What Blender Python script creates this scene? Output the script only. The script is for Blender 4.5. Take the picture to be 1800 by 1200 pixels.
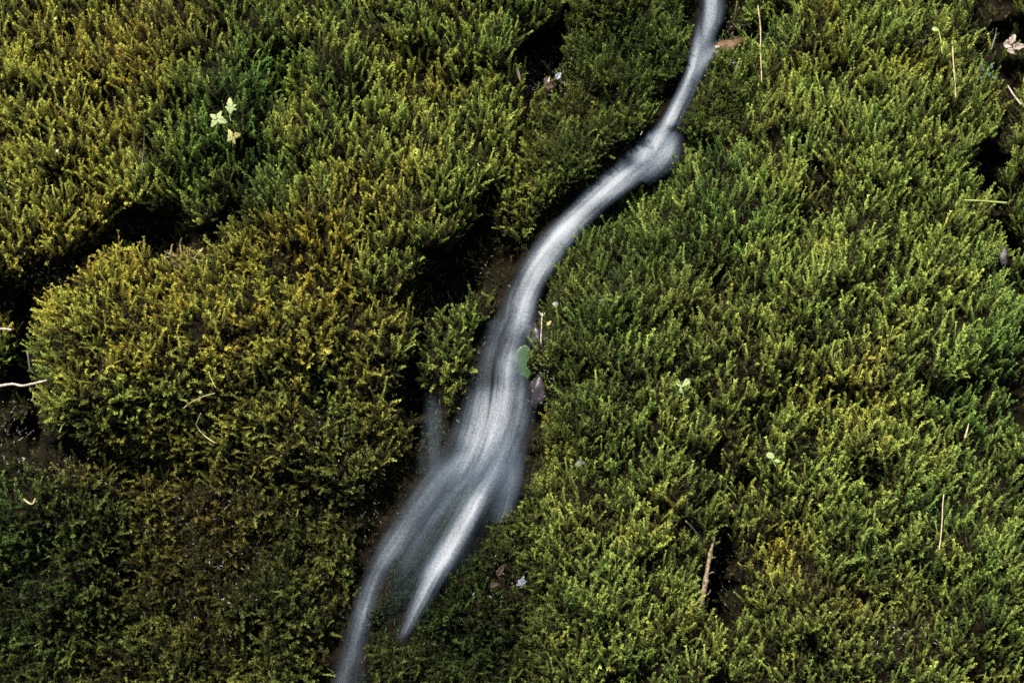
import bpy, math, random
import numpy as np
from mathutils import Vector, Matrix

# ------------------------------------------------------------------ clear
for o in list(bpy.data.objects):
    bpy.data.objects.remove(o)
S = bpy.context.scene
COL = S.collection

# ------------------------------------------------------------------ camera
LENS, SENSOR, W, H_ = 50.0, 36.0, 1800.0, 1200.0
PITCH = math.radians(12)
O0 = np.array([0.0, 0.0, 1.0])
FWD = np.array([0.0, math.cos(PITCH), -math.sin(PITCH)])
RGT = np.array([1.0, 0.0, 0.0])
UPV = np.cross(RGT, FWD)
CAM = O0 - 2.17 * FWD
cd = bpy.data.cameras.new('camera'); cam = bpy.data.objects.new('camera', cd); COL.objects.link(cam)
cd.lens = LENS; cd.sensor_width = SENSOR; cd.clip_start = 0.02; cd.clip_end = 500
cam.location = CAM; cam.rotation_euler = (math.pi / 2 - PITCH, 0, 0)
S.camera = cam

# ------------------------------------------------------------------ light
SUN_TO = Vector((-0.26, -0.45, 0.855)).normalized()
w = bpy.data.worlds.new('World'); S.world = w; w.use_nodes = True
nt = w.node_tree
sky = nt.nodes.new('ShaderNodeTexSky'); sky.sky_type = 'NISHITA'; sky.sun_disc = False
sky.sun_elevation = math.asin(SUN_TO.z)
sky.sun_rotation = math.atan2(SUN_TO.x, SUN_TO.y)
nt.links.new(sky.outputs[0], nt.nodes['Background'].inputs[0])
nt.nodes['Background'].inputs[1].default_value = 0.05
sd = bpy.data.lights.new('sun', 'SUN'); sun = bpy.data.objects.new('sun', sd); COL.objects.link(sun)
sd.energy = 3.2; sd.angle = math.radians(8); sd.color = (1.0, 0.94, 0.82)
sun.rotation_euler = (-SUN_TO).to_track_quat('-Z', 'Y').to_euler()
sun.location = (0, -1, 6)
S.view_settings.view_transform = 'Standard'; S.view_settings.look = 'None'
S.view_settings.gamma = 1.0; S.view_settings.exposure = 2.05
S.view_settings.use_curve_mapping = False
S.cycles.use_denoising = False
S.cycles.max_bounces = 6; S.cycles.transparent_max_bounces = 16
S.cycles.diffuse_bounces = 3

# ------------------------------------------------------------------ the bank's frame
SLOPE = math.radians(65)
NRM = np.array([0.0, -math.sin(SLOPE), math.cos(SLOPE)])

def P(px, py, h=0.0):
    """the point at height h above the bank's base plane that shows at a pixel"""
    px = np.asarray(px, float); py = np.asarray(py, float); h = np.asarray(h, float)
    k = SENSOR / LENS / W
    d = FWD + RGT * ((px - W / 2) * k)[..., None] - UPV * ((py - H_ / 2) * k)[..., None]
    t = ((O0 - CAM) @ NRM + h) / (d @ NRM)
    return CAM + d * t[..., None]

MM = 0.00083                        # about one photo pixel on the bank, in metres

# ------------------------------------------------------------------ rasters painted in bank coordinates
X0, X1, Y0, Y1, ST = -1300, 3100, -900, 2100, 5
NX, NY = (X1 - X0) // ST + 1, (Y1 - Y0) // ST + 1
GX, GY = np.meshgrid(np.arange(NX) * ST + X0, np.arange(NY) * ST + Y0)
rng = np.random.default_rng(11)
FX = np.fft.rfftfreq(NX); FY = np.fft.fftfreq(NY)
K2 = FY[:, None] ** 2 + FX[None, :] ** 2

def blur(a, s):
    s = s / ST
    return np.fft.irfft2(np.fft.rfft2(a) * np.exp(-2 * math.pi ** 2 * s * s * K2), s=a.shape)

def noise(s, seed):
    a = np.random.default_rng(seed).standard_normal((NY, NX))
    a = blur(a, s)
    return a / a.std()

WARPX = 13 * noise(26, 21) + 7 * noise(9, 22); WARPY = 13 * noise(26, 23) + 7 * noise(9, 24)   # cushions end unevenly
def poly(pts, warp=0.0):
    GX_, GY_ = GX + warp * WARPX, GY + warp * WARPY
    m = np.zeros((NY, NX), bool)
    n = len(pts)
    for i in range(n):
        x1, y1 = pts[i]; x2, y2 = pts[(i + 1) % n]
        if y1 == y2: continue
        c = ((y1 > GY_) != (y2 > GY_)) & (GX_ < (x2 - x1) * (GY_ - y1) / (y2 - y1) + x1)
        m ^= c
    return m.astype(float)

def stroke(pts, wd):
    """soft mask round a polyline, 1 on it, falling to 0 over wd pixels"""
    d = np.full((NY, NX), 1e9)
    for (x1, y1), (x2, y2) in zip(pts[:-1], pts[1:]):
        L2 = (x2 - x1) ** 2 + (y2 - y1) ** 2 + 1e-9
        t = np.clip(((GX - x1) * (x2 - x1) + (GY - y1) * (y2 - y1)) / L2, 0, 1)
        d = np.minimum(d, np.hypot(GX + .7 * WARPX - x1 - t * (x2 - x1), GY + .7 * WARPY - y1 - t * (y2 - y1)))
    return np.exp(-(d / wd) ** 2)

def blob(cx, cy, rx, ry):
    return np.exp(-((GX - cx) / rx) ** 2 - ((GY - cy) / ry) ** 2)

def samp(a, px, py):
    fx = np.clip((np.asarray(px, float) - X0) / ST, 0, NX - 1.001); fy = np.clip((np.asarray(py, float) - Y0) / ST, 0, NY - 1.001)
    ix = fx.astype(int); iy = fy.astype(int); fx = fx - ix; fy = fy - iy
    return (a[iy, ix] * (1 - fx) + a[iy, ix + 1] * fx) * (1 - fy) + (a[iy + 1, ix] * (1 - fx) + a[iy + 1, ix + 1] * fx) * fy

# outlines of the moss cushions
B0 = -1000
PATCH = {
 'upper': [(-1400,B0),(940,B0),(955,20),(935,90),(900,130),(905,260),(870,340),(815,390),(780,450),(735,515),(640,560),(530,500),(440,440),(400,385),(290,395),(200,410),(110,470),(0,490),(-1400,520)],
 'left': [(85,530),(130,485),(230,440),(330,480),(440,470),(560,490),(700,500),(745,530),(718,600),(700,660),(700,720),(685,800),(665,860),(600,880),(450,840),(300,810),(160,790),(95,760),(70,700),(75,620)],
 'low_left': [(-1400,830),(0,810),(110,800),(200,815),(300,820),(450,845),(560,880),(660,910),(640,1000),(600,1080),(572,1160),(540,2200),(-1400,2200)],
 'far_left': [(-1400,545),(0,545),(40,590),(48,640),(0,665),(-1400,690)],
 'right': [(1330,B0),(1335,30),(1345,140),(1320,210),(1225,300),(1150,335),(1060,395),(990,470),(965,540),(960,620),(962,700),(950,780),(940,870),(965,920),(945,980),(930,1080),(920,1200),(890,2200),(1225,2200),(1240,1100),(1255,930),(1300,930),(1300,1060),(1280,1150),(1290,2200),(1830,2200),(1800,1200),(1790,620),(1750,540),(1742,430),(1738,300),(1750,180),(1700,60),(1720,B0)],
 'far_right': [(1790,B0),(1795,30),(1745,70),(1745,110),(1800,120),(1785,300),(1770,420),(1800,560),(1830,640),(1850,1200),(1880,2200),(3200,2200),(3200,B0)],
 'top_centre': [(985,B0),(990,30),(1000,100),(1010,150),(925,190),(920,300),(890,370),(870,420),(930,400),(985,345),(1070,268),(1135,215),(1185,130),(1212,60),(1215,0),(1215,B0)],
 'low_centre': [(715,1120),(750,1060),(800,985),(850,930),(900,890),(945,900),(950,1200),(910,2200),(560,2200),(640,1200),(655,1130)],
 'veil': [(678,1020),(706,950),(750,880),(800,835),(850,825),(830,870),(795,935),(745,1010),(715,1080),(690,1120),(655,1120)],
 'ledge': [(758,650),(770,580),(845,510),(880,480),(850,600),(830,690),(800,740),(765,690)],
 'saddle': [(420,385),(620,400),(690,470),(690,560),(560,600),(400,540),(320,500),(330,450)],
 'top_strip': [(1280,B0),(1290,20),(1275,60),(1320,60),(1325,20),(1320,B0)],
 'fringe': [(1085,345),(1130,318),(1195,285),(1210,240),(1250,280),(1190,345),(1090,400),(1010,470),(980,480),(1000,440),(1040,390)],
 'bend': [(1215,95),(1330,95),(1330,180),(1230,300),(1200,290),(1205,190)],
}
HT = {'upper': .125, 'left': .118, 'low_left': .06, 'far_left': .06, 'right': .135, 'far_right': .11, 'top_centre': .095,
      'low_centre': .065, 'veil': .05, 'ledge': .07, 'saddle': .118, 'top_strip': .06, 'bend': .085, 'fringe': .088}
HT = {k: v * .62 for k, v in HT.items()}
M = {k: poly(v, 1.0) for k, v in PATCH.items()}
# the stream: edges of its sheets by pixel (xl, yl, xr, yr, density)
MAIN = [(1222,-140,1290,-140,.55),(1226,-60,1280,-60,.65),(1227,0,1278,0,.75),(1224,30,1275,30,.8),(1218,60,1262,60,.85),(1210,92,1250,98,.95),(1205,120,1239,128,1.05),(1192,150,1226,160,1.1),
        (1170,195,1202,210,1.15),(1148,222,1197,236,.95),(1118,245,1193,268,1.0),(1085,272,1165,302,.85),(1050,308,1118,332,.95),(1015,345,1076,362,1.1),(980,380,1036,398,1.2),
        (950,410,1008,432,1.3),(925,440,985,466,1.35),(902,480,962,500,1.35),(882,520,950,535,1.3),(865,560,945,572,1.15),(850,600,932,608,.95),(838,640,926,646,.7),(822,680,935,684,1.0),(806,720,940,724,1.25),(790,760,935,765,1.0),(770,796,925,806,.55),(745,826,915,845,.2),(720,852,905,880,0)]
LEFT = [(800,770,880,780,0),(785,790,860,800,.3),(750,815,830,835,.8),(720,850,800,880,.75),(697,890,760,925,.7),(672,935,722,970,.65),(652,980,690,1005,.62),(636,1020,672,1040,.62),(620,1065,660,1085,.72),(607,1110,650,1125,.7),(594,1155,645,1165,.75),(578,1205,643,1210,.8),(565,1260,640,1260,1.0),(545,1350,630,1350,.9)]
JET = [(885,730,930,738,0),(868,770,915,780,.1),(854,796,904,808,.25),(838,824,888,844,.5),(820,853,868,878,.85),(800,890,848,916,1.2),(778,930,828,955,1.5),(757,970,806,990,1.55),(740,1005,782,1022,1.4),(724,1045,760,1058,1.0),(712,1080,740,1090,.6),(704,1105,724,1112,.25),(694,1128,706,1132,0)]
VEIL = [(785,760,925,765,0),(775,800,920,805,.35),(745,830,925,845,.62),(725,862,905,885,.55),(705,905,870,935,.42),(690,950,835,985,.3),(672,1000,790,1030,.2),(655,1050,740,1080,.06),(640,1100,720,1130,0)]
SIDE = [(752,660,766,660,0),(749,690,770,690,.12),(744,720,782,720,.45),(738,760,786,760,.6),(734,795,790,798,.6),(722,830,800,838,.3)]
SPRAY = [(874,780,932,785,0),(870,810,930,815,.3),(866,840,925,850,.45),(862,880,912,890,.35),(862,915,890,920,.1)]
STRAND = [(850,770,890,778,0),(815,810,858,828,.55),(782,850,822,872,.6),(752,892,788,912,.5),(726,935,758,952,.35),(700,985,728,998,.2),(680,1030,702,1040,0)]
STRAND2 = [(880,765,925,770,0),(888,800,924,806,.6),(880,835,914,842,.6),(870,865,902,875,.45),(864,895,888,903,.2),(860,920,878,925,0)]
SPLASH = [(1150,226,1203,234,0),(1140,236,1200,244,.5),(1128,248,1198,258,.95),(1115,268,1194,282,.85),(1105,285,1168,308,.5),(1098,300,1140,325,.15)]
SIDESTREAM = [(1268,70,1276,92,.35),(1245,80,1258,104,.5),(1225,98,1240,122,.55),(1208,120,1222,145,.2)]

def outline(st):
    return [(a, b) for a, b, c, d, e in st] + [(c, d) for a, b, c, d, e in reversed(st)]
mw = np.clip(poly(outline(MAIN)) + poly(outline(LEFT)) + poly(outline(JET)) + poly(outline(SPLASH)), 0, 1)
mv = np.clip(poly(outline(VEIL)) + poly(outline(SIDE)) + poly(outline(SPRAY)), 0, 1)

HGT = np.full((NY, NX), 0.0)
HGT += 0.012 * noise(14, 3) * .5 + 0.012 * noise(40, 4)
top = np.zeros_like(HGT)
for k, m in M.items():
    hk = HT[k] * ((0.25 * blur(m, 9) + 0.5 * blur(m, 34) + 0.25 * blur(m, 80)) if k in ('left', 'saddle', 'low_left') else (0.45 * blur(m, 9) + 0.3 * blur(m, 30) + 0.25 * blur(m, 80)))
    top = np.maximum(top, hk)
anym = np.clip(sum(M.values()), 0, 1)
HGT += top + blur(anym, 12) * (0.006 * noise(75, 5) + 0.003 * noise(32, 6) + 0.004 * noise(16, 7))
# hollows and clefts
DARK = [([(835,400),(822,450),(795,505)], 24, .10), ([(745,600),(732,660),(738,730),(722,800)], 17, .10), ([(1276,935),(1272,985),(1264,1040),(1254,1090)], 15, .10),
        ([(55,560),(58,620),(52,690),(60,760)], 26, .09), ([(265,430),(280,405),(300,400)], 22, .06), ([(400,370),(385,395)], 30, .03),
        ([(1745,300),(1752,380),(1758,450),(1748,490)], 23, .07), ([(985,0),(975,60),(960,100)], 24, .06), ([(1345,50),(1310,65),(1285,75)], 24, .035),
        ([(215,990),(230,1030)], 30, .04), ([(460,1080),(462,1140)], 18, .05), ([(1270,520),(1290,500)], 40, .025), ([(1800,75),(1770,70)], 32, .04),
        ([(60,800),(150,810),(230,830)], 24, .03), ([(1250,800),(1262,860)], 40, .03), ([(1480,1060),(1600,1120)], 40, .02), ([(945,130),(972,145)], 38, .035),
        ([(1430,320),(1410,345)], 14, .025), ([(560,60),(520,120)], 20, .012), ([(860,350),(905,385)], 14, .03)]
for pts, wd, dp in DARK:
    HGT -= stroke(pts, wd) * dp * .85
# mounds
for cx, cy, rx, ry, a in [(1500,560,260,420,.035),(330,610,230,120,.015),(370,1000,90,120,.05),(60,890,90,60,.05),(510,1010,50,110,.045),(150,150,260,200,.03),(720,230,160,180,.025),(1100,760,110,220,.02),(1420,1050,90,70,.03),(1010,1100,80,120,.02),(120,1020,90,90,.03)]:
    HGT += .5 * a * blob(cx, cy, rx, ry)
HST = 0.030 + 0.018 * np.clip((560 - GY) / 400, 0, 1)
cw = np.clip(blur(np.clip(mw + .5 * mv, 0, 1), 7) * 1.25, 0, 1)
veilm = np.clip(blur(M['veil'], 8) * 1.2, 0, 1)
near = np.clip(blur(mw, 9) * 1.3, 0, 1) * (1 - .85 * veilm)
HGT = HGT * (1 - cw) + (HST + 0.006 * noise(20, 8) + 0.014 * blur(M['veil'], 8)) * cw
HGT = np.maximum(HGT, -0.06)
HGT += 0.10 * np.clip(-(GX + 60) / 900, 0, 2) * 0 

PT = P(GX, GY, HGT)                                     # raster of bank points
du = np.gradient(PT, axis=1); dv = np.gradient(PT, axis=0)
NR = np.cross(dv, du); AREA = np.linalg.norm(NR, axis=2); NR /= AREA[..., None]
NW = np.stack([blur(NR[..., i], 38) for i in range(3)], -1); NW /= np.linalg.norm(NW, axis=2)[..., None]
NS = np.stack([blur(NR[..., i], 10) for i in range(3)], -1); NS /= np.linalg.norm(NS, axis=2)[..., None]

# ------------------------------------------------------------------ material helpers
def mat(name):
    m = bpy.data.materials.new(name); m.use_nodes = True
    n = m.node_tree; b = n.nodes['Principled BSDF']
    return m, n, b
def N(n, t, **kw):
    x = n.nodes.new(t)
    for k, v in kw.items(): setattr(x, k, v)
    return x
def simple(name, c1, c2, scale=60, rough=.6, bump=.3, spec=.4, transl=0.0):
    m, n, b = mat(name)
    tc = N(n, 'ShaderNodeTexCoord'); nz = N(n, 'ShaderNodeTexNoise'); nz.inputs['Scale'].default_value = scale; nz.inputs['Detail'].default_value = 6
    n.links.new(tc.outputs['Object'], nz.inputs['Vector'])
    cr = N(n, 'ShaderNodeValToRGB'); cr.color_ramp.elements[0].position = .35; cr.color_ramp.elements[1].position = .65
    cr.color_ramp.elements[0].color = (*c1, 1); cr.color_ramp.elements[1].color = (*c2, 1)
    n.links.new(nz.outputs[0], cr.inputs[0]); n.links.new(cr.outputs[0], b.inputs['Base Color'])
    b.inputs['Roughness'].default_value = rough; b.inputs['Specular IOR Level'].default_value = spec
    bp = N(n, 'ShaderNodeBump'); bp.inputs['Strength'].default_value = bump; bp.inputs['Distance'].default_value = .002
    n.links.new(nz.outputs[0], bp.inputs['Height']); n.links.new(bp.outputs[0], b.inputs['Normal'])
    if transl:
        tr = N(n, 'ShaderNodeBsdfTranslucent'); mx = N(n, 'ShaderNodeMixShader'); mx.inputs[0].default_value = transl
        n.links.new(cr.outputs[0], tr.inputs[0]); n.links.new(b.outputs[0], mx.inputs[1]); n.links.new(tr.outputs[0], mx.inputs[2])
        n.links.new(mx.outputs[0], n.nodes['Material Output'].inputs[0])
    return m

def link_mesh(name, verts, faces, material, parent=None, smooth=True):
    me = bpy.data.meshes.new(name)
    me.from_pydata([tuple(map(float, v)) for v in verts], [], [tuple(map(int, f)) for f in faces])
    if smooth: me.polygons.foreach_set('use_smooth', [True] * len(me.polygons))
    me.materials.append(material); me.update()
    o = bpy.data.objects.new(name, me); COL.objects.link(o)
    if parent: o.parent = parent
    return o
def tag(o, label=None, cat=None, group=None, kind=None):
    for k, v in (('label', label), ('category', cat), ('group', group), ('kind', kind)):
        if v: o[k] = v
    return o

# ------------------------------------------------------------------ the bank itself
soil, n, b = mat('wet_soil')
tc = N(n, 'ShaderNodeTexCoord'); nz = N(n, 'ShaderNodeTexNoise'); nz.inputs['Scale'].default_value = 40; nz.inputs['Detail'].default_value = 10
n.links.new(tc.outputs['Object'], nz.inputs['Vector'])
cr = N(n, 'ShaderNodeValToRGB'); e = cr.color_ramp.elements
e[0].position = .3; e[0].color = (.003, .0022, .0014, 1); e[1].position = .75; e[1].color = (.009, .0065, .0035, 1)
n.links.new(nz.outputs[0], cr.inputs[0]); n.links.new(cr.outputs[0], b.inputs['Base Color'])
b.inputs['Roughness'].default_value = .9; b.inputs['Specular IOR Level'].default_value = .04
bp = N(n, 'ShaderNodeBump'); bp.inputs['Strength'].default_value = .8; bp.inputs['Distance'].default_value = .006
n.links.new(nz.outputs[0], bp.inputs['Height']); n.links.new(bp.outputs[0], b.inputs['Normal'])

def grid_mesh(name, pts, material):
    h, w_ = pts.shape[:2]
    idx = np.arange(h * w_).reshape(h, w_)
    f = np.stack([idx[:-1, :-1], idx[1:, :-1], idx[1:, 1:], idx[:-1, 1:]], -1).reshape(-1, 4)
    me = bpy.data.meshes.new(name)
    me.vertices.add(h * w_); me.vertices.foreach_set('co', pts.reshape(-1).astype(np.float32))
    me.loops.add(f.size); me.loops.foreach_set('vertex_index', f.reshape(-1).astype(np.int32))
    me.polygons.add(len(f)); me.polygons.foreach_set('loop_start', (np.arange(len(f)) * 4).astype(np.int32)); 
    me.polygons.foreach_set('use_smooth', np.ones(len(f), bool))
    me.materials.append(material); me.update(calc_edges=True); me.validate()
    o = bpy.data.objects.new(name, me); COL.objects.link(o)
    return o
tag(grid_mesh('bank', PT - NS * (0.003 + 0.0025 * noise(5, 12))[..., None], soil), 'steep bank of dark wet soil under the moss', kind='structure')
gv = [(-60, -60, -.25), (60, -60, -.25), (60, 60, -.25), (-60, 60, -.25)]
tag(link_mesh('ground', gv, [(0, 1, 2, 3)], soil), 'dark soil at the foot of the mossy bank', kind='structure')

# ------------------------------------------------------------------ moss shoots
def moss_material(name):
    m, n, b = mat(name)
    at = N(n, 'ShaderNodeAttribute'); at.attribute_type = 'INSTANCER'; at.attribute_name = 'tint'
    tt = N(n, 'ShaderNodeAttribute'); tt.attribute_name = 'tipness'
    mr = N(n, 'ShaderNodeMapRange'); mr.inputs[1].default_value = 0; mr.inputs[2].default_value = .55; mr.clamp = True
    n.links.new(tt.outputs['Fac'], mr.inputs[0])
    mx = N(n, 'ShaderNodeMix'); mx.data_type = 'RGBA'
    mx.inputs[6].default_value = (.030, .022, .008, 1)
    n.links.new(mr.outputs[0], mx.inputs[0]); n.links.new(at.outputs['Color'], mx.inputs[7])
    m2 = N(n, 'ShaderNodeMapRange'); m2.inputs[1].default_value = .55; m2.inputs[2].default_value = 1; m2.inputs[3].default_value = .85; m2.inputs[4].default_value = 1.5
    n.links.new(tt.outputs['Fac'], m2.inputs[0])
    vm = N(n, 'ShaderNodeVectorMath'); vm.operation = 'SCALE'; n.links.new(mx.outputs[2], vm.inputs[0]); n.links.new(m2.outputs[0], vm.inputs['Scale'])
    mx = vm
    n.links.new(vm.outputs[0], b.inputs['Base Color'])
    b.inputs['Roughness'].default_value = .5; b.inputs['Specular IOR Level'].default_value = .35
    tr = N(n, 'ShaderNodeBsdfTranslucent'); ms = N(n, 'ShaderNodeMixShader'); ms.inputs[0].default_value = .16
    n.links.new(vm.outputs[0], tr.inputs[0]); n.links.new(b.outputs[0], ms.inputs[1]); n.links.new(tr.outputs[0], ms.inputs[2])
    n.links.new(ms.outputs[0], n.nodes['Material Output'].inputs[0])
    return m
MOSS = moss_material('moss')

def shoot_mesh(name, seed, nodes=11, flat=.5, spread=42, llen=.285, bend=.35, wid=.115, droop=.25, tuft=5):
    r = random.Random(seed)
    V, F, T = [], [], []
    bdir = r.uniform(0, 6.28)
    def axis(t):
        x = bend * t * t
        return Vector((x * math.cos(bdir), x * math.sin(bdir), t * (1 - .12 * bend)))
    def leaf(p, d, l, t):
        s = d.cross(Vector((r.uniform(-1, 1), r.uniform(-1, 1), r.uniform(-1, 1))))
        if s.length < 1e-4: s = d.orthogonal()
        s.normalize(); w_ = l * wid * r.uniform(.8, 1.25)
        nn = d.cross(s)
        a = len(V)
        mid = p + d * l * .42; end = p + d * l - Vector((0, 0, 1)) * l * droop * r.uniform(.3, 1.3) + nn * l * r.uniform(-.2, .2)
        V.extend([p, mid + s * w_, end, mid - s * w_]); T.extend([t, t + .05, t + .2, t + .05])
        F.append((a, a + 1, a + 2)); F.append((a, a + 2, a + 3))
    # stem: a thin three-sided tapered tube
    ks = 5
    for i in range(ks):
        t = i / (ks - 1); c = axis(t); rad = .030 * (1 - .7 * t)
        for j in range(3):
            V.append(c + Vector((rad * math.cos(j * 2.094), rad * math.sin(j * 2.094), 0))); T.append(t)
    for i in range(ks - 1):
        for j in range(3):
            a = i * 3 + j; b_ = i * 3 + (j + 1) % 3
            F.append((a, b_, b_ + 3, a + 3))
    az0 = r.uniform(0, 6.28)
    for i in range(nodes):
        t = .18 + .78 * i / (nodes - 1)
        p = axis(t); ax = (axis(t + .02) - axis(t)).normalized()
        o1 = ax.orthogonal().normalized(); o2 = ax.cross(o1)
        for sd_ in ((0, math.pi) if flat > .7 else (0, 2.09, 4.19)):
            az = az0 + sd_ + r.gauss(0, 1) * (1.6 * (1 - flat))
            side = o1 * math.cos(az) + o2 * math.sin(az)
            a = math.radians(spread + r.uniform(-14, 14)) * (1 - .35 * t)
            d = ax * math.cos(a) + side * math.sin(a)
            l = llen * (1.08 - .62 * t) * r.uniform(.75, 1.2) * (min(1, (t + .1) / .4))
            leaf(p, d, l, t)
    for i in range(tuft):
        p = axis(.96); ax = (axis(1) - axis(.97)).normalized()
        d = (ax + Vector((r.gauss(0, .45), r.gauss(0, .45), r.gauss(0, .2)))).normalized()
        leaf(p, d, llen * .5, 1.0)
    me = bpy.data.meshes.new(name)
    me.from_pydata([tuple(v) for v in V], [], F)
    a = me.attributes.new('tipness', 'FLOAT', 'POINT'); a.data.foreach_set('value', np.clip(T, 0, 1).astype(np.float32))
    me.materials.append(MOSS); me.update()
    return me
LIB = bpy.data.collections.new('moss_shoots')           # not linked to the scene: only a source of shoot shapes
NFEA, NFIN = 8, 6
for i in range(NFEA):
    me = shoot_mesh('feather_shoot_%02d' % i, 100 + i, nodes=17 + i % 3, flat=(.85, .6, .35)[i % 3], spread=36 + 5 * (i % 3), bend=.2 + .08 * (i % 4))
    LIB.objects.link(bpy.data.objects.new('a_feather_shoot_%02d' % i, me))
for i in range(NFIN):
    me = shoot_mesh('fine_shoot_%02d' % i, 300 + i, nodes=11, flat=.15, spread=55, llen=.30, bend=.5, wid=.085, droop=.35, tuft=4)
    LIB.objects.link(bpy.data.objects.new('b_fine_shoot_%02d' % i, me))

def scatter_tree():
    ng = bpy.data.node_groups.new('shoots_on_points', 'GeometryNodeTree')
    ng.interface.new_socket('Geometry', in_out='INPUT', socket_type='NodeSocketGeometry')
    ng.interface.new_socket('Geometry', in_out='OUTPUT', socket_type='NodeSocketGeometry')
    gi = ng.nodes.new('NodeGroupInput'); go = ng.nodes.new('NodeGroupOutput')
    ci = ng.nodes.new('GeometryNodeCollectionInfo'); ci.inputs['Collection'].default_value = LIB
    ci.inputs['Separate Children'].default_value = True; ci.inputs['Reset Children'].default_value = True
    ip = ng.nodes.new('GeometryNodeInstanceOnPoints'); ip.inputs['Pick Instance'].default_value = True
    def attr(nm, ty):
        x = ng.nodes.new('GeometryNodeInputNamedAttribute'); x.data_type = ty; x.inputs[0].default_value = nm
        return next(s for s in x.outputs if s.enabled)
    ng.links.new(gi.outputs[0], ip.inputs['Points']); ng.links.new(ci.outputs[0], ip.inputs['Instance'])
    ng.links.new(attr('idx', 'INT'), ip.inputs['Instance Index'])
    e2r = ng.nodes.new('FunctionNodeEulerToRotation')
    ng.links.new(attr('rot', 'FLOAT_VECTOR'), e2r.inputs[0]); ng.links.new(e2r.outputs[0], ip.inputs['Rotation'])
    ng.links.new(attr('scl', 'FLOAT_VECTOR'), ip.inputs['Scale'])
    ng.links.new(ip.outputs[0], go.inputs[0])
    return ng
TREE = scatter_tree()

def shoots(name, pos, axis, size, wide, idx, tint, seed):
    """one moss object: shoots standing on given points along given axes"""
    r = np.random.default_rng(seed); k = len(pos)
    z = axis / np.linalg.norm(axis, axis=1)[:, None]
    # euler xyz turning z onto axis after a random spin about it: R = Rz(a) Ry(b) Rz(s) -> take matrix to euler
    spin = r.uniform(0, 2 * math.pi, k)
    ref = np.where(np.abs(z[:, 2:3]) < .9, np.array([[0, 0, 1.0]]), np.array([[1.0, 0, 0]]))
    x = np.cross(ref, z); x /= np.linalg.norm(x, axis=1)[:, None]; y = np.cross(z, x)
    xs = x * np.cos(spin)[:, None] + y * np.sin(spin)[:, None]; ys = np.cross(z, xs)
    # matrix columns xs, ys, z ; XYZ euler: R = Rz Ry Rx
    ry = np.arcsin(np.clip(-xs[:, 2], -1, 1)); rx = np.arctan2(ys[:, 2], z[:, 2]); rz = np.arctan2(xs[:, 1], xs[:, 0])
    me = bpy.data.meshes.new(name)
    me.vertices.add(k); me.vertices.foreach_set('co', pos.astype(np.float32).reshape(-1))
    def put(nm, ty, key, arr):
        a = me.attributes.new(nm, ty, 'POINT'); a.data.foreach_set(key, arr.reshape(-1))
    put('rot', 'FLOAT_VECTOR', 'vector', np.stack([rx, ry, rz], 1).astype(np.float32))
    put('scl', 'FLOAT_VECTOR', 'vector', np.stack([size * wide, size * wide, size], 1).astype(np.float32))
    put('idx', 'INT', 'value', idx.astype(np.int32))
    put('tint', 'FLOAT_COLOR', 'color', np.concatenate([tint, np.ones((k, 1))], 1).astype(np.float32))
    me.materials.append(MOSS); me.update()
    o = bpy.data.objects.new(name, me); COL.objects.link(o)
    md = o.modifiers.new('shoots', 'NODES'); md.node_group = TREE
    return o

# colour fields: how golden, how brown, how deep green the moss grows, how bright it is painted
def field(base, blobs, nz_amp, seeds):
    f = np.full((NY, NX), float(base))
    for cx, cy, rx, ry, v, s in blobs:
        w_ = np.clip(blob(cx, cy, rx, ry) * s, 0, 1); f = f * (1 - w_) + v * w_
    return f + nz_amp * (.6 * noise(28, seeds) + .5 * noise(10, seeds + 1) + .35 * noise(80, seeds + 2))
GOLD = field(.45, [(-300,250,480,600,.85,1.2),(100,250,200,300,.78,1),(270,60,160,110,.72,1),(390,230,90,130,.18,1.1),(470,60,110,90,.3,.9),(620,60,160,120,.42,1),(740,240,190,170,.55,1),(540,420,120,60,.9,1.2),(640,360,80,60,.8,1),
      (150,380,110,60,.75,1),(430,350,90,50,.15,1),(200,540,150,110,.9,1.3),(330,620,200,110,.75,1),(560,560,110,90,.75,1),(300,720,160,60,.45,.8),(640,680,80,100,.6,1),(520,770,160,80,.5,1),
      (60,900,110,90,.12,1.2),(60,1050,120,140,.15,1),(300,880,80,50,.85,1),(450,900,70,60,.75,.9),(370,1000,110,130,.6,1),(500,1000,60,100,.4,1),(20,640,60,60,.25,1),
      (1100,80,110,100,.12,1),(1030,300,110,120,.22,1),(1330,60,70,110,.2,1),(1150,420,130,90,.2,1.1),(1050,600,90,160,.25,1),(1250,330,90,90,.28,1),(1400,560,90,160,.52,.9),(1390,1030,90,50,.6,1),(1440,330,60,40,.55,.8),
      (1500,760,200,160,.58,1),(1780,560,70,160,.2,1.1),(1720,780,90,120,.28,.8),(1680,1050,130,150,.3,.9),(850,1080,130,140,.1,1.2),(760,960,90,120,.08,1.2),(1010,900,90,140,.5,.8),(1740,120,40,40,.1,.8),(1560,90,150,80,.5,.8)], .10, 40)
BROWN = field(.02, [(280,60,130,90,.5,1),(690,880,70,110,.55,1),(380,990,90,140,.85,1.1),(600,900,90,70,.45,1),(560,820,200,60,.4,1),(200,830,200,50,.6,1),(250,1080,330,160,.4,.8),(130,440,140,50,.5,1),(330,450,70,30,.5,1),(830,450,70,80,.5,1),
      (950,140,60,60,.5,1),(460,700,120,60,.25,1),(620,600,80,90,.25,1),(890,1010,40,30,.5,1),(1230,560,60,60,.35,1),(1270,520,60,50,.3,1),(240,270,60,40,.4,1),(1480,1080,120,50,.35,1),(150,960,120,80,.25,1),(1080,180,110,120,.2,1),(830,1130,130,80,.3,1)], .06, 50)
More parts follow.
